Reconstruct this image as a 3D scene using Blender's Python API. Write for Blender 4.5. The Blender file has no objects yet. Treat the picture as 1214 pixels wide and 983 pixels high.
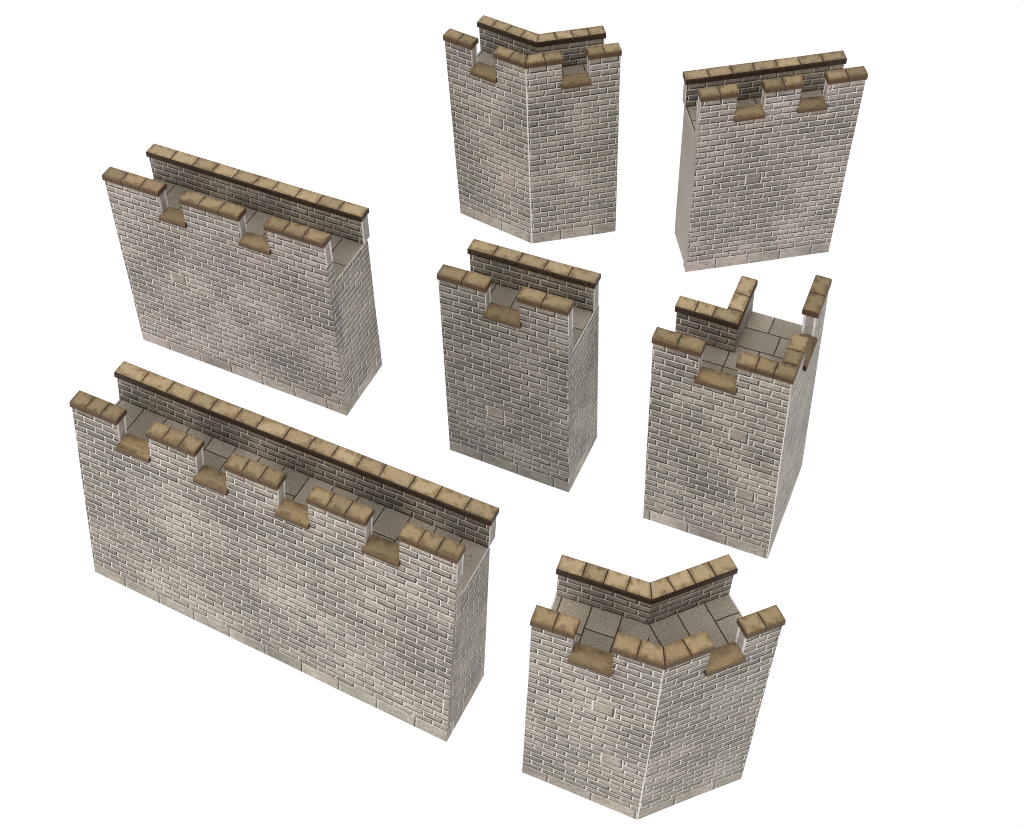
import bpy, bmesh, math, random
from mathutils import Vector, noise
random.seed(7)
S = 0.1                                   # one design unit is ten centimetres of card model
C = bpy.context.scene.collection

# ------------------------------------------------------------------ node helper
class N:
    """A socket (or number) with arithmetic, so that print patterns read like formulas."""
    nt = None
    def __init__(s, v): s.v = v
    @staticmethod
    def op(kind, *a, clamp=False):
        n = N.nt.nodes.new('ShaderNodeMath'); n.operation = kind; n.use_clamp = clamp
        for i, x in enumerate(a):
            x = x.v if isinstance(x, N) else x
            if isinstance(x, (int, float)): n.inputs[i].default_value = x
            else: N.nt.links.new(x, n.inputs[i])
        return N(n.outputs[0])
    def __add__(s, o): return N.op('ADD', s, o)
    __radd__ = __add__
    def __sub__(s, o): return N.op('SUBTRACT', s, o)
    def __rsub__(s, o): return N.op('SUBTRACT', o, s)
    def __mul__(s, o): return N.op('MULTIPLY', s, o)
    __rmul__ = __mul__
    def __truediv__(s, o): return N.op('DIVIDE', s, o)
def floor(a): return N.op('FLOOR', a)
def fract(a): return N.op('FRACT', a)
def nmin(a, b): return N.op('MINIMUM', a, b)
def nmax(a, b): return N.op('MAXIMUM', a, b)
def nabs(a): return N.op('ABSOLUTE', a)
def gt(a, b): return N.op('GREATER_THAN', a, b)
def lt(a, b): return N.op('LESS_THAN', a, b)
def fmix(a, b, t): return a + (b - a) * t if isinstance(a, N) else (b - a) * t + a
def sstep(x, e0, e1):
    n = N.nt.nodes.new('ShaderNodeMapRange'); n.interpolation_type = 'SMOOTHSTEP'
    for k, v in ((0, x), (1, e0), (2, e1)):
        v = v.v if isinstance(v, N) else v
        if isinstance(v, (int, float)): n.inputs[k].default_value = v
        else: N.nt.links.new(v, n.inputs[k])
    n.inputs[3].default_value = 0; n.inputs[4].default_value = 1
    return N(n.outputs[0])
def vec(x, y, z=0.0):
    n = N.nt.nodes.new('ShaderNodeCombineXYZ')
    for i, a in enumerate((x, y, z)):
        a = a.v if isinstance(a, N) else a
        if isinstance(a, (int, float)): n.inputs[i].default_value = a
        else: N.nt.links.new(a, n.inputs[i])
    return n.outputs[0]
def white(x, y, z=0.0):
    n = N.nt.nodes.new('ShaderNodeTexWhiteNoise'); n.noise_dimensions = '3D'
    N.nt.links.new(vec(x, y, z), n.inputs['Vector']); return N(n.outputs['Value'])
def fbm(v, scale, detail=3.0, rough=.55, out='Fac'):
    n = N.nt.nodes.new('ShaderNodeTexNoise'); n.inputs['Scale'].default_value = scale
    n.inputs['Detail'].default_value = detail; n.inputs['Roughness'].default_value = rough
    N.nt.links.new(v, n.inputs['Vector']); return N(n.outputs[out])
def cmix(a, b, t, mode='MIX'):
    n = N.nt.nodes.new('ShaderNodeMix'); n.data_type = 'RGBA'; n.blend_type = mode
    for k, v in ((0, t), (6, a), (7, b)):
        v = v.v if isinstance(v, N) else v
        if isinstance(v, tuple): n.inputs[k].default_value = (*v, 1)
        elif isinstance(v, (int, float)): n.inputs[k].default_value = v
        else: N.nt.links.new(v, n.inputs[k])
    return N(n.outputs[2])
def gain(c, f):
    return cmix(c, N(vec(f, f, f)), 1.0, 'MULTIPLY')

def start(name, rough=.62):
    m = bpy.data.materials.new(name); m.use_nodes = True
    nt = m.node_tree; N.nt = nt
    b = nt.nodes['Principled BSDF']; b.inputs['Roughness'].default_value = rough
    b.inputs['Specular IOR Level'].default_value = .25
    uv = nt.nodes.new('ShaderNodeUVMap'); uv.uv_map = 'UVMap'
    sp = nt.nodes.new('ShaderNodeSeparateXYZ'); nt.links.new(uv.outputs[0], sp.inputs[0])
    oi = nt.nodes.new('ShaderNodeObjectInfo')
    return m, b, N(sp.outputs[0]), N(sp.outputs[1]), uv.outputs[0], N(oi.outputs['Random'])
def finish(m, b, col, height=None, strength=.2):
    N.nt.links.new(col.v, b.inputs['Base Color'])
    if height is not None:
        bp = N.nt.nodes.new('ShaderNodeBump'); bp.inputs['Strength'].default_value = strength
        bp.inputs['Distance'].default_value = .0002
        N.nt.links.new(height.v, bp.inputs['Height']); N.nt.links.new(bp.outputs[0], b.inputs['Normal'])
    return m

BW, BH, PL = .0745, .0304, .060            # brick pitch, course height, plinth height
def brick_material(name, tint, tone=1.0, mortar=(.72, .685, .635), base_v=PL, seed=0.0, edge=.0046, warm=0.0):
    m, b, u0, v0, uv, rnd = start(name)
    seedv = rnd * 37.0 + seed
    pos = vec(u0, v0, seedv)
    wob = fbm(pos, 55, 2); wob2 = fbm(vec(v0 + 5.0, u0, seedv), 55, 2)
    u = u0 + (wob - .5) * .0065 + 8.0
    v = v0 + (wob2 - .5) * .0050
    pl = lt(v, base_v)
    row = floor((v - base_v) / BH)
    par = fract(row * .5) * 2.0
    uj = u + (white(row, 3.0, seed) - .5) * .014 + par * (BW * .5)
    w = fmix(BW, .148, pl)
    us = fmix(uj, u, pl) / w
    col = floor(us); fu = fract(us)
    row = fmix(row, -9.0, pl)
    hh = fmix(BH, base_v if base_v > 0 else .06, pl)
    fv = fmix(fract((v - base_v) / BH), v / max(base_v, .001), pl)
    dl, dr, db, dt = fu * w, (1.0 - fu) * w, fv * hh + pl * .004, (1.0 - fv) * hh
    # now and then one square block two courses high
    pr = floor(row * .5)
    bu = u / .31 + white(pr, 9.0, seed + 2) * 7.0
    bc = floor(bu); has = gt(white(bc, pr, seed + 4.0), .985) * (1.0 - pl)
    du = (fract(bu) - .5) * .31
    hw = .034
    fvb = (v - base_v) / (2 * BH) ; fvb = fract(fvb)
    inb = has * lt(nabs(du), hw)
    near = has * lt(nabs(du), hw + .0026) * (1.0 - inb)
    dl = fmix(dl, du + hw, inb); dr = fmix(dr, hw - du, inb)
    db = fmix(db, fvb * (2 * BH), inb); dt = fmix(dt, (1.0 - fvb) * (2 * BH), inb)
    row = fmix(row, pr * 1.7, inb); col = fmix(col, bc * 3.1, inb)
    g = .0018
    rg = (fbm(vec(u0, v0, seedv + 3.0), 150, 2) - .5) * .0022
    dmin = nmin(nmin(dl, dr), nmin(db, dt)) + rg
    brick = sstep(dmin, g - .0009, g + .0010) * (1.0 - near)
    shade_w = (white(col, row, 5.0 + seed) * .7 + .6)
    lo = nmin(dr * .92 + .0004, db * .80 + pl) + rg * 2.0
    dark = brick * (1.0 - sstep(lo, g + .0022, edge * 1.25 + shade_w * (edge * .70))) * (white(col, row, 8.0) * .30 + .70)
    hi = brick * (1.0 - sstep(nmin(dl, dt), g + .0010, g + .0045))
    r1 = white(col, row, 1.0 + seed); r2 = white(col, row, 2.0 + seed)
    A, B_, D_ = tint
    c = cmix(A, B_, sstep(r1, .1, .95))
    c = cmix(c, D_, sstep(r2, .45, 1.0) * .75)
    c = cmix(c, (.37, .32, .255), inb * .4)
    blot = fbm(vec(u0, v0, seedv + 11.0), 4.2, 3, .6)
    c = cmix(c, (.255, .214, .198), sstep(blot, .50, .68) * .70)
    c = cmix(c, (.345, .312, .225), sstep(fbm(vec(u0, v0, seedv + 21.0), 5.5, 3), .52, .75) * .45)
    c = gain(c, fmix(.70, 1.22, sstep(fbm(vec(u0, v0, seedv + 31.0), 3.6, 3), .30, .72)))
    grain = fbm(vec(u0, v0 * 1.5, 2.0), 150, 4, .75)
    c = gain(c, fmix(.50, 1.55, sstep(grain, .26, .74)))
    streak = fbm(vec(u0 * .7, v0 * 1.6, seedv), 48, 3, .7)
    c = gain(c, fmix(.80, 1.18, sstep(streak, .3, .7)))
    c = gain(c, fmix(1.0, 1.16, pl))
    mo = gain(N(vec(*mortar)), fmix(.78, 1.08, sstep(fbm(vec(u0, v0, 4.0), 70, 3), .3, .6)))
    mo = cmix(mo, c, pl * .35)
    c = cmix(mo, c, brick)
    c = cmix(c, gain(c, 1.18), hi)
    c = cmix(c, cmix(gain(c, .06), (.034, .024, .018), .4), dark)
    c = gain(c, tone)
    return finish(m, b, c, brick * .6 + grain * .3, .18)

T_FRONT = ((.350, .306, .264), (.400, .338, .304), (.245, .216, .192))
T_SHADED = ((.275, .245, .195), (.320, .272, .220), (.180, .156, .125))  # inner faces: darker print, with the shade between the parapets painted in
M = {}
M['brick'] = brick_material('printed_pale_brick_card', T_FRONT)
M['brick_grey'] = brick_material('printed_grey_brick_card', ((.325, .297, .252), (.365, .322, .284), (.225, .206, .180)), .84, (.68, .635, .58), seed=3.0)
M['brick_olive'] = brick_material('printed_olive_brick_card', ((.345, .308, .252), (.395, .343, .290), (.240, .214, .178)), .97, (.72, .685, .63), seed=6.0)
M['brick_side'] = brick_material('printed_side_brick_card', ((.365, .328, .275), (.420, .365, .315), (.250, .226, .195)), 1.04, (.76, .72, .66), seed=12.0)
M['brick_inner_shaded'] = brick_material('printed_shaded_inner_brick_card', T_SHADED, 1.0, (.66, .61, .52), base_v=0.0, seed=17.0, edge=.0052)

def coping_material(name, light, mid, dark, vein=.5):
    m, b, u, v, uv, rnd = start(name, .55)
    i = floor(u); f = fract(u)
    r = white(i, 2.0, rnd * 19.0); r2 = white(i, 7.0, rnd * 11.0)
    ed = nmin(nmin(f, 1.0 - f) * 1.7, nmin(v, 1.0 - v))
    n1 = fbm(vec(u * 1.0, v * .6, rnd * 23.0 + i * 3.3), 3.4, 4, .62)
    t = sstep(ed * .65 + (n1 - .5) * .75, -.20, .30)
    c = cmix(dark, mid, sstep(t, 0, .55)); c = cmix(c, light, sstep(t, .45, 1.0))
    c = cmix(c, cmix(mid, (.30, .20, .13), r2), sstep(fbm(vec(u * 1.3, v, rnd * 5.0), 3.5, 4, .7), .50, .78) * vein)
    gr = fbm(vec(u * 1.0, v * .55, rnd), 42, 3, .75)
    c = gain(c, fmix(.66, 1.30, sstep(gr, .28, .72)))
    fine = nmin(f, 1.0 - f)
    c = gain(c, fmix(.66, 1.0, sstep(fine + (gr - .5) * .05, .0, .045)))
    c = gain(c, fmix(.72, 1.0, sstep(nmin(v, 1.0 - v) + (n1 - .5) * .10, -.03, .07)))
    c = gain(c, fmix(.78, 1.16, r))
    return finish(m, b, c, gr, .25)
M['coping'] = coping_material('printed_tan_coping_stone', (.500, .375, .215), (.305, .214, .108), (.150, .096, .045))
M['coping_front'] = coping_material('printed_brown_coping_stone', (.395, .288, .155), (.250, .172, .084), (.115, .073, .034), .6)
M['sill'] = coping_material('printed_umber_sill_stone', (.300, .215, .112), (.180, .122, .058), (.070, .044, .020), .6)

def flat_material(name, a, b_, scale, rough=.6, grain_scale=260, gr_lo=.75, gr_hi=1.25):
    m, b, u, v, uv, rnd = start(name, rough)
    c = cmix(a, b_, sstep(fbm(vec(u, v, rnd * 9.0), scale, 3), .35, .68))
    gr = fbm(vec(u, v, 1.0), grain_scale, 3, .7)
    c = gain(c, fmix(gr_lo, gr_hi, sstep(gr, .3, .7)))
    return finish(m, b, c, gr, .12)
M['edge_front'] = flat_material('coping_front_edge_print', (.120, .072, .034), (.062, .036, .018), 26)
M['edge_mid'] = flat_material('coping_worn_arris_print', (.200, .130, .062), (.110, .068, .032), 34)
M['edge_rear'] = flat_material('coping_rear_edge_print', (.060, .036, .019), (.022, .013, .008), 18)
M['joint'] = flat_material('coping_joint_ink', (.030, .018, .010), (.050, .030, .016), 30)
M['card_edge'] = flat_material('raw_white_card_edge', (.86, .83, .79), (.70, .66, .61), 45)
M['card_core'] = flat_material('grey_card_core', (.44, .405, .37), (.33, .295, .265), 30)
M['card_plain'] = flat_material('plain_taupe_card', (.43, .385, .33), (.375, .335, .29), 5, gr_lo=.93, gr_hi=1.07)

def paving_material():
    m, b, u0, v0, uv, rnd = start('printed_flagstone_card', .7)
    w1 = fbm(vec(u0, v0, 3.0), 30, 2)
    u = u0 + (w1 - .5) * .004 + 4.0; v = v0 + (fbm(vec(v0, u0, 9.0), 30, 2) - .5) * .004
    P = .0955
    us = u / P; col = floor(us); fu = fract(us)
    r = white(col, 3.0, floor(rnd * 7.0)); r2 = white(col, 5.0, floor(rnd * 5.0))
    split = .118 + r * .075
    has = gt(r2, .30)
    up = gt(v, split) * has
    dj = nmin(nmin(fu, 1.0 - fu) * P, fmix(1.0, nabs(v - split), has))
    tone = white(col, up * 3.0 + 1.0, 4.0)
    c = cmix((.430, .385, .305), (.590, .512, .415), tone)
    c = cmix(c, (.380, .340, .255), sstep(fbm(vec(u0, v0, 6.0), 9, 3), .45, .75) * .6)
    gr = fbm(vec(u0, v0, 0.0), 230, 3, .8)
    c = gain(c, fmix(.50, 1.42, sstep(gr, .28, .72)))
    crack = nabs(fbm(vec(u0, v0, 14.0), 9, 2) - .5)
    c = cmix((.10, .085, .06), c, fmix(.35, 1.0, sstep(crack, .0006, .0035)))
    c = cmix((.045, .032, .018), c, sstep(dj, .0010, .0030))
    return finish(m, b, c, gr, .25)
M['paving'] = paving_material()

# ------------------------------------------------------------------ the shared card template
T, TB, H, HP, HB, CAP = .0465, .0484, .75, .9735, .8759, .0245
DEPTH, BEND, CRZ = .2795, 21.142, .868
SLOT = list(M.keys())

class Piece:
    """One glued card model: turns (arm, along, inward, up) of the template into its own hand-built shape."""
    def __init__(p, kind, pose, corr):
        p.kind = kind
        (p.x, p.y, p.yaw, p.L0, p.L1, p.sx, p.sy, p.ha, p.hb, p.tp, dD, dP, da, p.tq) = pose
        p.D = DEPTH + dD; p.K = p.D + dP; p.corr = corr
        if kind == 'straight':
            p.dl = p.dr = Vector((1, 0)); p.nl = p.nr = Vector((0, 1)); p.k = 0
        elif kind == 'angled':
            a = math.radians(BEND + da * 57)
            p.dl = Vector((-math.cos(a), math.sin(a))); p.dr = Vector((math.cos(a), math.sin(a)))
            p.nl = Vector((math.sin(a), math.cos(a))); p.nr = Vector((-math.sin(a), math.cos(a)))
            mm = p.nl + p.nr; p.k = p.dl.dot(mm) / (1 + p.nl.dot(p.nr))
        else:
            p.dl = Vector((-1, 0)); p.dr = Vector((0, 1)); p.nl = Vector((0, 1)); p.nr = Vector((-1, 0)); p.k = 1.0
        p.arms = ('l',) if kind == 'straight' else ('l', 'r')
    def length(p, arm): return p.L0 if arm == 'l' else p.L1
    def at(p, arm, s, y, z):
        d, n = (p.dl, p.nl) if arm == 'l' else (p.dr, p.nr)
        L = p.length(arm)
        # the foot of the wall spreads a little where the maker glued it out of true
        a = min(max(s / L, 0), 1); f = max(0, 1 - z / HP)
        c0 = p.corr.get('0' if p.kind == 'straight' else 'c', (0, 0)); c1 = p.corr.get('1' if (arm == 'r' or p.kind == 'straight') else '0', (0, 0))
        s += f * (c0[0] * (1 - a) + c1[0] * a); fy = max(0, 1 - y / p.D)
        y += f * fy * (c0[1] * (1 - a) + c1[1] * a)
        q = d * s + n * y
        cx = p.L0 / 2 if p.kind == 'straight' else 0
        zz = z - .85
        X = q.x + z * p.sx + p.tp * zz * (q.x - cx)
        Y = q.y + z * p.sy + p.tq * zz * (q.y - .15)
        Z = z * (1 + p.ha + p.hb * (q.x - cx))
        w = noise.noise(Vector((X * 3 + p.x * 7, z * 3, Y * 2))) * .0022
        w2 = noise.noise(Vector((X * 9 + p.x * 5, z * 4 + 7, Y * 5))) * .0012
        return Vector((X + w2, Y + w, max(Z + (w2 if z > .5 else 0), 0))) * S

class Sheet:
    def __init__(q, piece): q.p = piece; q.bm = bmesh.new(); q.uv = q.bm.loops.layers.uv.new('UVMap')
    def quad(q, arm, pts, uvs, mat, nu=1, nv=1):
        """pts, uvs: four corners of (s, y, z) and (u, v) in order; split into nu x nv faces."""
        p = q.p
        def lerp(A, a, b):
            return [((1-a)*(1-b))*A[0][i] + a*(1-b)*A[1][i] + a*b*A[2][i] + (1-a)*b*A[3][i] for i in range(len(A[0]))]
        g = [[q.bm.verts.new(p.at(arm, *lerp(pts, i/nu, j/nv))) for i in range(nu+1)] for j in range(nv+1)]
        for j in range(nv):
            for i in range(nu):
                try: f = q.bm.faces.new((g[j][i], g[j][i+1], g[j+1][i+1], g[j+1][i]))
                except ValueError: continue
                f.material_index = SLOT.index(mat)
                for l, (a, b) in zip(f.loops, ((i, j), (i+1, j), (i+1, j+1), (i, j+1))):
                    l[q.uv].uv = lerp(uvs, a/nu, b/nv)
    def prism(q, arm, s0, s1, prof, mats, sm0=False, uvf=None, ends=(None, None), nu=None, ss=None):
        """Sweep the closed profile [(y, z), ...] from s0 to s1; sm0: s0 lies on the mitre. ss: optional map of s at a profile point."""
        k = q.p.k
        def S0(y): return (s0 + k * y) if sm0 else s0
        nu = nu or max(1, int(abs(s1 - s0) / .06))
        n = len(prof)
        for i in range(n):
            (y0, z0), (y1, z1) = prof[i], prof[(i+1) % n]
            a0, a1, b0, b1 = S0(y0), s1, S0(y1), s1
            if ss: a0, a1 = ss(y0); b0, b1 = ss(y1)
            pts = [(a0, y0, z0), (a1, y0, z0), (b1, y1, z1), (b0, y1, z1)]
            uvs = uvf(i, pts) if uvf else [(t[0], t[2]) for t in pts]
            q.quad(arm, pts, uvs, mats[i], nu, 1)
        for e, mat in ((0, ends[0]), (1, ends[1])):
            if mat is None: continue
            vs = []
            for (y, z) in prof:
                s = (S0(y) if e == 0 else s1)
                if ss: s = ss(y)[e]
                vs.append(q.bm.verts.new(q.p.at(arm, s, y, z)))
            f = q.bm.faces.new(vs); f.material_index = SLOT.index(mat)
            for l, (y, z) in zip(f.loops, prof): l[q.uv].uv = (y * 9, z * 9)
    def build(q, name, parent, bevel=0):
        bm = q.bm
        bmesh.ops.remove_doubles(bm, verts=bm.verts, dist=.00002)
        bmesh.ops.recalc_face_normals(bm, faces=bm.faces)
        me = bpy.data.meshes.new(name); 
        used = sorted({f.material_index for f in bm.faces})
        for f in bm.faces: f.material_index = used.index(f.material_index)
        bm.to_mesh(me); bm.free()
        for i in used: me.materials.append(M[SLOT[i]])
        o = bpy.data.objects.new(name, me); C.objects.link(o); o.parent = parent
        return o

def coping(p, name, root, runs, z0, y0, y1, top, edge, o=.006):
    """One coping strip. runs: [(arm, s0, s1, joints, mitred)]."""
    sh = Sheet(p); ch = .0042; zt = z0 + CAP; zc = zt - ch
    ya, yb = y0 - o, y1 + o
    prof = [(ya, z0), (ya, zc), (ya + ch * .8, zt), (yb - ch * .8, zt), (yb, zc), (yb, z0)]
    base = 0; corner_cut = runs[0][3][0] if runs[0][3] else .1
    for arm, s0, s1, joints, mitred in runs:
        cuts = [s0] + [j + random.uniform(-.002, .002) for j in joints] + [s1]
        jw = .0019
        for i in range(len(cuts) - 1):
            a, b = cuts[i], cuts[i+1]
            first, last = i == 0, i == len(cuts) - 2
            aa = a if first else a + jw; bb = b if last else b - jw
            def uvf(k, pts, a=a, b=b, i=i):
                vv = {0: (0, .1), 1: (.05, .12), 2: (.08, .92), 3: (.9, .95), 4: (.9, 1), 5: (0, 1)}[k]
                r = []
                if first and mitred == 'plain':       # the square stone on the corner is one stone, shared by both arms
                    g0 = ya; bl = corner_cut
                    for t, v in zip(pts, (vv[0], vv[0], vv[1], vv[1])):
                        qs, qy = (t[0], t[1]) if arm == 'l' else (t[1], t[0])
                        r.append((.01 + .98 * min(max((qs - g0) / (bl - g0), 0), 1), min(max((qy - ya) / (yb - ya), 0), 1)))
                    return r
                for t, v in zip(pts, (vv[0], vv[0], vv[1], vv[1])):
                    lo = a + (p.k * t[1] if (first and mitred) else 0)
                    r.append((base + i + .01 + .98 * min(max((t[0] - lo) / max(b - lo, .001), 0), 1), v))
                return r
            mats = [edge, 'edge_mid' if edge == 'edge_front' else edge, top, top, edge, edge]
            jm = first and mitred == 'joint'
            if jm:
                q0 = aa
                sh.prism(arm, aa, aa, prof, ['joint'] * 6, ss=lambda y, aa=aa: (aa + p.k * y, aa + p.k * y + jw))
                sh.prism(arm, aa, bb, prof, mats, uvf=uvf, ss=lambda y, aa=aa, bb=bb: (aa + p.k * y + jw, bb), ends=(None, edge if last else None), nu=2)
            else:
                sh.prism(arm, aa, bb, prof, mats, sm0=bool(first and mitred), uvf=uvf, ends=(edge if first and not mitred else None, edge if last else None), nu=2)
            if not last:
                jp = ['joint'] * 6
                sh.prism(arm, b - jw, b + jw, prof, jp, nu=1)
        base += len(cuts) + 1
    return sh.build(name, root)

def make(name, kind, pose, corr, merl, rear, brick, label, cat, group=None, plain_ends=False):
    p = Piece(kind, pose, corr)
    root = bpy.data.objects.new(name, None); C.objects.link(root)
    root.empty_display_size = .01
    root.location = (p.x * S, p.y * S, 0); root.rotation_euler = (0, 0, p.yaw)
    root['label'] = label; root['category'] = cat
    if group: root['group'] = group
    straight = kind == 'straight'
    side = 'card_plain' if plain_ends else 'brick_side'
    # ---- front wall with its battlements, a folded sheet of thick card
    sh = Sheet(p); fold = .0029; ov = merl.get('lap', .007)
    for arm in p.arms:
        L = p.length(arm); sg = -1 if arm == 'l' and not straight else 1
        U = lambda s, sg=sg: sg * s
        # merlon intervals of the wall itself (a coping overhangs it a little at crenel ends)
        m = []
        for a, b in merl[arm]:
            m.append((a + (ov if a > .001 else 0), b - (ov if b < L - .001 else 0)))
        cols = []; s = 0
        for a, b in m:
            if a > s + .001: cols.append((s, a, CRZ))
            cols.append((a, b, HP)); s = b
        mit = (0 if straight else p.k)
        for ci, (a, b, top) in enumerate(cols):
            ka = mit if ci == 0 else 0
            nu = max(1, int((b - a) / .05))
            A = lambda y: a + ka * y
            for z0, z1, nv in ((0, CRZ, 12), (CRZ, top, 2)):
                if z1 - z0 < .001: continue
                f0 = a
                if ci == 0 and not straight:        # pale crease where the print is folded
                    sh.quad(arm, [(a, 0, z0), (a + fold, 0, z0), (a + fold, 0, z1), (a, 0, z1)], [(U(a), z0)] * 4, 'card_edge', 1, nv); f0 = a + fold
                sh.quad(arm, [(f0, 0, z0), (b, 0, z0), (b, 0, z1), (f0, 0, z1)], [(U(f0), z0), (U(b), z0), (U(b), z1), (U(f0), z1)], brick, nu, nv)
                sh.quad(arm, [(A(T), T, z0), (b, T, z0), (b, T, z1), (A(T), T, z1)], [(U(A(T)), z0), (U(b), z0), (U(b), z1), (U(A(T)), z1)], 'brick_inner_shaded', nu, nv)
            sh.quad(arm, [(a, 0, top), (b, 0, top), (b, T, top), (A(T), T, top)], [(U(a), 0), (U(b), 0), (U(b), .05), (U(a), .05)], 'card_core', nu, 1)
            sh.quad(arm, [(a, 0, 0), (b, 0, 0), (b, T, 0), (A(T), T, 0)], [(U(a), 0), (U(b), 0), (U(b), .05), (U(a), .05)], 'card_core', nu, 1)
            def endface(s, z0, z1, nv, mats):
                ys = (0, .009, T - .009, T)
                for i in range(3):
                    y0, y1 = ys[i], ys[i+1]
                    sh.quad(arm, [(s, y0, z0), (s, y1, z0), (s, y1, z1), (s, y0, z1)], [(s + y0, z0), (s + y1, z0), (s + y1, z1), (s + y0, z1)], mats[i], 1, nv)
            crv = ('card_edge', 'card_core', 'card_edge')
            if ci > 0 and top > CRZ: endface(a, CRZ, top, 2, crv)
            if ci < len(cols) - 1 and top > CRZ: endface(b, CRZ, top, 2, crv)
            if ci == len(cols) - 1:
                endface(b, 0, CRZ, 12, (side, side, side)); endface(b, CRZ, top, 2, crv)
            if ci == 0 and straight:
                endface(a, 0, CRZ, 12, (side, side, side)); endface(a, CRZ, top, 2, crv)
    sh.build('front_wall', root)
    # ---- end panels, back panel, walkway
    eps = .002; th = .014
    for arm in p.arms:
        L = p.length(arm)
        for s, inn in (((0, 1), (L, -1)) if straight else ((L, -1),)):
            ins = .006 if plain_ends else 0
            q = Sheet(p); s0 = s + inn * ins; s1 = s0 + inn * th
            a, b = min(s0, s1), max(s0, s1); outer_first = s0 == a
            y0, y1 = T + .0005, p.D; nv = 12; ny = 4
            for sx, mt in ((s0, side), (s1, 'card_core')):
                q.quad(arm, [(sx, y0, 0), (sx, y1, 0), (sx, y1, H), (sx, y0, H)], [(y0 + 3, 0), (y1 + 3, 0), (y1 + 3, H), (y0 + 3, H)], mt, ny, nv)
            q.quad(arm, [(s0, y0, H), (s1, y0, H), (s1, y1, H), (s0, y1, H)], [(s0, y0), (s1, y0), (s1, y1), (s0, y1)], 'card_edge', 1, ny)
            q.quad(arm, [(s0, y0, 0), (s1, y0, 0), (s1, y1, 0), (s0, y1, 0)], [(s0, y0), (s1, y0), (s1, y1), (s0, y1)], 'card_core', 1, ny)
            for yy in (y0, y1):
                q.quad(arm, [(s0, yy, 0), (s1, yy, 0), (s1, yy, H), (s0, yy, H)], [(s0, 0), (s1, 0), (s1, H), (s0, H)], 'card_edge', 1, nv)
            q.build('side_panel', root)
    q = Sheet(p)
    for arm in p.arms:
        L = p.length(arm); e0 = th + .001 if straight else 0; e1 = L - th - .001
        q.prism(arm, e0, e1, [(p.D - th, 0), (p.D - th, H - .012), (p.D, H - .012), (p.D, 0)], ['card_core', 'card_core', brick, 'card_core'], sm0=not straight, ends=('card_edge' if straight else None, 'card_edge'))
    q.build('back_panel', root)
    q = Sheet(p)
    for arm in p.arms:
        L = p.length(arm); sg = -1 if arm == 'l' and not straight else 1
        e0 = th * .35 if straight else 0; e1 = L - th * .35
        y0, y1 = T + .0005, p.D; zt = H + .001; zb = H - .011
        def uvf(i, pts, sg=sg): return [(sg * t[0], t[1]) for t in pts]
        # the sheet sits between the end panels; its printed face laps them by a hair
        q.prism(arm, e0, e1, [(y0, H + .0004), (y0, H + .0024), (y1, H + .0024), (y1, H + .0004)], ['card_edge', 'paving', 'card_edge', 'card_core'], sm0=not straight, uvf=uvf, ends=('card_edge' if straight else None, 'card_edge'))
    q.build('walkway', root)
    # ---- rear parapet with its long coping
    q = Sheet(p)
    ka, kb = p.K - TB, p.K
    zb = H + .0030
    for arm in p.arms:
        L = p.length(arm); sg = -1 if arm == 'l' and not straight else 1
        def uvf(i, pts, sg=sg): return [(sg * t[0] + 2.3, t[2] - zb) for t in pts]
        e0 = .003 if straight else 0; e1 = L - .003
        y9 = ka + .010
        ends_ = []
        q.prism(arm, e0, e1, [(ka, zb), (ka, HB), (y9, HB), (kb, HB), (kb, zb), (y9, zb)], ['brick_inner_shaded', 'card_core', 'card_core', brick, 'card_core', 'card_core'], sm0=not straight, uvf=uvf)
        for s, on in ((e0, straight), (e1, True)):
            if not on: continue
            for y0_, y1_, mt in ((ka, y9, 'card_edge'), (y9, kb, 'card_core')):
                q.quad(arm, [(s, y0_, zb), (s, y1_, zb), (s, y1_, HB), (s, y0_, HB)], [(y0_, zb), (y1_, zb), (y1_, HB), (y0_, HB)], mt, 1, 1)
    q.build('rear_parapet', root)
    runs = []
    for arm in p.arms:
        L = p.length(arm)
        runs.append((arm, 0 if not straight else -.003, L + .003, rear[arm], False if straight else ('joint' if kind == 'angled' else 'plain')))
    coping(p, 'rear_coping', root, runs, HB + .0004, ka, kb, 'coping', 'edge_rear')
    # ---- coping on every merlon and a sill in every crenel
    done = set()
    for arm in p.arms:
        L = p.length(arm)
        for i, (a, b) in enumerate(merl[arm]):
            n = merl['stones']
            if not straight and i == 0:
                if arm == 'r': continue
                rr = []
                for am in p.arms:
                    bb = merl[am][0][1]
                    js = merl['corner_joints'][am]
                    rr.append((am, 0, bb, js, 'joint' if kind == 'angled' else 'plain'))
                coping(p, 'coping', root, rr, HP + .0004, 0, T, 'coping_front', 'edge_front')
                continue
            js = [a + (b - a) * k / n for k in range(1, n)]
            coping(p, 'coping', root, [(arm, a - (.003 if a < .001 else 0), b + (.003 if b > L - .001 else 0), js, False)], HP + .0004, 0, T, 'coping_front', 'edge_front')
        for i in range(len(merl[arm]) - 1):
            a = merl[arm][i][1] - ov + .0006; b = merl[arm][i+1][0] + ov - .0006
            q = Sheet(p); z0 = CRZ + .0005
            prof = [(T + .0015, z0), (T + .001, z0 + .009), (.030, z0 + .0125), (.010, z0 + .0130), (-.0008, z0 + .0085), (-.011, z0 + .0035), (-.0135, z0 - .003), (-.012, z0 - .0165), (-.0008, z0 - .016), (-.0008, z0 - .0002), (.004, z0)]
            ea, eb = random.uniform(.005, .008), random.uniform(.005, .008)
            def ssf(y, a=a, b=b, ea=ea, eb=eb):
                return (a, b) if y >= 0 else (a - ea * (1 if y < -.012 else .8), b + eb * (1 if y < -.012 else .8))
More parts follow.
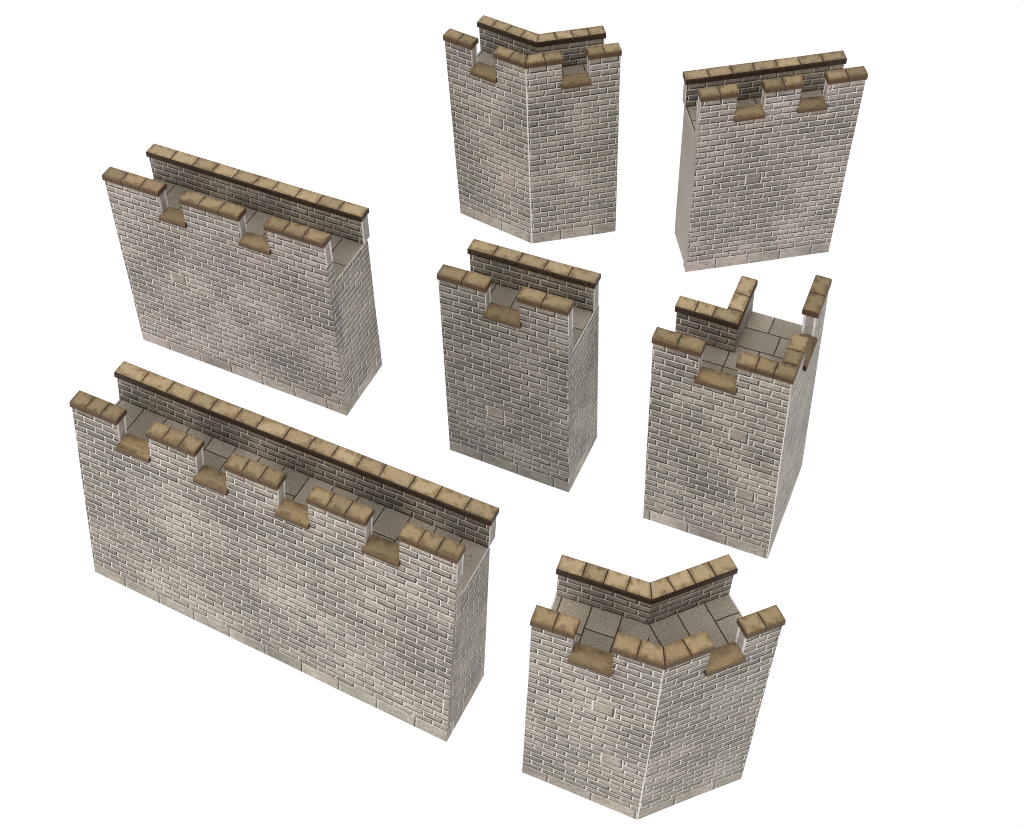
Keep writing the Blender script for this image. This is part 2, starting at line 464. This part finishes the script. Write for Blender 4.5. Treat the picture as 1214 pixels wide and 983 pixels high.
            def uvf(k, pts, a=a, b=b):
                vv = [0, .05, .2, .45, .72, .86, .93, 1, 1, 1, 1, 1]
                return [(.03 + .94 * min(max((t[0] - a + .01) / (b - a + .02), 0), 1), v) for t, v in zip(pts, (vv[k], vv[k], vv[k+1], vv[k+1]))]
            mats = ['edge_front', 'sill', 'sill', 'sill', 'sill', 'edge_mid', 'edge_front', 'edge_front', 'edge_front', 'edge_front', 'edge_front']
            q.prism(arm, a, b, prof, mats, uvf=uvf, ss=ssf, ends=('edge_rear', 'edge_rear'), nu=6)
            q.build('sill', root)
    return root

def even(L, n): return [L * k / n for k in range(1, n)]

make('long_wall_model', 'straight',
     [-1.5472, 2.7704, -0.451, 1.4419, 0.0, 0.0401, 0.1235, -0.0632, 0.0175, -0.0469, -0.0382, 0.0425, 0.0, -0.0791],
     {'0': (-.001, .007), '1': (.015, -.026)},
     {'l': [(0, .187), (.302, .494), (.606, .805), (.912, 1.125), (1.240, 1.4419)], 'stones': 3, 'lap': .0035},
     {'l': [.108, .213, .303, .391, .486, .572, .679, .772, .862, .954, 1.041, 1.150, 1.244, 1.347]},
     'brick_olive', 'longest straight brick castle wall, with five battlement blocks and four gaps', 'model wall')
make('straight_wall_model', 'straight',
     [-1.563, 3.9548, -0.4408, 0.9646, 0.0, 0.0289, -0.0085, -0.0238, 0.0484, -0.0442, 0.0097, 0.0208, 0.0, -0.07],
     {'0': (-.001, -.004), '1': (-.003, .003)},
     {'l': [(0, .253), (.345, .606), (.716, .9646)], 'stones': 3},
     {'l': [.111, .214, .308, .400, .492, .578, .680, .774, .866]},
     'brick', 'mid-length straight brick wall with three stones on each of its three battlement blocks', 'model wall')
make('short_wall_model', 'straight',
     [-0.2351, 3.3548, -0.4158, 0.4934, 0.0, -0.0355, 0.0171, 0.0017, 0.056, -0.0576, 0.0125, 0.0025, 0.0, -0.0383],
     {'0': (-.002, 0), '1': (-.001, 0)},
     {'l': [(0, .187), (.305, .4934)], 'stones': 2},
     {'l': even(.4934, 5)},
     'brick_grey', 'shortest straight grey brick wall, with one gap between two battlement blocks', 'model wall')
make('straight_wall_model', 'straight',
     [0.7821, 4.3565, 0.146, 0.6676, 0.0, -0.0346, 0.0157, -0.007, 0.0526, 0.0115, -0.0211, 0.0211, 0.0, 0.0694],
     {'0': (-.007, -.012), '1': (.003, .021)},
     {'l': [(0, .154), (.257, .414), (.512, .6676)], 'stones': 2},
     {'l': even(.6676, 7)},
     'brick', 'straight brick wall whose visible end is plain brickless taupe card', 'model wall', plain_ends=True)
make('angled_wall_model', 'angled',
     [0.0917, 4.5394, -0.1658, 0.3845, 0.3919, -0.0368, -0.008, 0.004, 0.0176, 0.0002, 0.0124, 0.0124, -0.0044, -0.0163],
     {'0': (.001, .003), 'c': (-.001, -.003), '1': (.001, 0)},
     {'l': [(0, .150), (.252, .3845)], 'r': [(0, .155), (.258, .3919)], 'stones': 2, 'corner_joints': {'l': [.078], 'r': [.080]}},
     {'l': [.175, .245, .315], 'r': [.185, .255, .325]},
     'brick_olive', 'bent brick corner wall whose walkway is almost hidden behind its front, beside the plain-ended wall', 'model wall', 'shallow-angle corner walls')
make('angled_wall_model', 'angled',
     [0.4173, 1.8183, 0.0383, 0.3924, 0.3870, 0.0086, 0.0239, 0.0256, -0.0565, -0.0382, 0.0116, 0.0116, 0.0045, -0.0757],
     {'0': (.010, .028), 'c': (-.003, .001), '1': (-.0095, -.014)},
     {'l': [(0, .153), (.264, .3924)], 'r': [(0, .156), (.262, .3870)], 'stones': 2, 'corner_joints': {'l': [.080], 'r': [.080]}},
     {'l': [.180, .248, .318], 'r': [.175, .245, .315]},
     'brick_olive', 'bent brick corner wall showing its V-shaped paved walkway, below the square corner wall', 'model wall', 'shallow-angle corner walls')
make('corner_wall_model', 'square',
     [0.9727, 2.8342, -0.3967, 0.4802, 0.4809, -0.0752, 0.0168, 0.0253, 0.0162, -0.0464, 0.0132, 0.0132, 0.0, 0.0042],
     {'0': (.002, -.003), 'c': (.002, .002), '1': (-.001, -.002)},
     {'l': [(0, .190), (.310, .4802)], 'r': [(0, .190), (.309, .4809)], 'stones': 2, 'corner_joints': {'l': [.062, .125], 'r': [.0565, .120]}},
     {'l': [.350, .414], 'r': [.3165, .395]},
     'brick_olive', 'square right-angled brick corner wall with an L-shaped rear parapet and paved floor', 'model wall')

# ------------------------------------------------------------------ backdrop: white ground, with a glow added to erase shadows and light wall feet
bm = bmesh.new()
bmesh.ops.create_grid(bm, x_segments=2, y_segments=2, size=6)
me = bpy.data.meshes.new('backdrop'); bm.to_mesh(me); bm.free()
bd = bpy.data.objects.new('backdrop', me); C.objects.link(bd); bd.location = (0, .4, -.0004); bd['kind'] = 'structure'
mb = bpy.data.materials.new('glowing_white_ground'); mb.use_nodes = True
pb = mb.node_tree.nodes['Principled BSDF']
pb.inputs['Base Color'].default_value = (.02, .02, .02, 1); pb.inputs['Specular IOR Level'].default_value = 0
pb.inputs['Emission Color'].default_value = (1, 1, 1, 1); pb.inputs['Emission Strength'].default_value = 1.0
me.materials.append(mb)

# ------------------------------------------------------------------ light
w = bpy.data.worlds.new('World'); bpy.context.scene.world = w; w.use_nodes = True
w.node_tree.nodes['Background'].inputs[0].default_value = (1, 1, 1, 1)
w.node_tree.nodes['Background'].inputs[1].default_value = WORLD if 'WORLD' in globals() else .74
def lamp(name, loc, aim, size, power, col=(1, 1, 1)):
    l = bpy.data.lights.new(name, 'AREA'); l.shape = 'RECTANGLE'; l.size, l.size_y = size; l.energy = power; l.color = col
    o = bpy.data.objects.new(name, l); C.objects.link(o); o.location = loc
    o.rotation_euler = (Vector(aim) - Vector(loc)).to_track_quat('-Z', 'Y').to_euler(); return o
lamp('softbox_lamp', (-.42, -.25, .62), (0, .33, 0), (.45, .35), 2.6, (1, .975, .94))

# ------------------------------------------------------------------ camera
cam = bpy.data.cameras.new('camera'); co = bpy.data.objects.new('camera', cam); C.objects.link(co)
cam.sensor_fit = 'HORIZONTAL'; cam.sensor_width = 36; cam.lens = 1638.711 / 1214 * 36
cam.clip_start = .01; cam.clip_end = 50
co.location = (0, 0, 4.46015 * S); co.rotation_euler = (math.pi / 2 - .9000586, 0, 0)
sc = bpy.context.scene; sc.camera = co
sc.view_settings.view_transform = 'Standard'; sc.view_settings.look = 'None'
sc.view_settings.exposure = 0; sc.view_settings.gamma = 1
sc.cycles.filter_width = 1.0
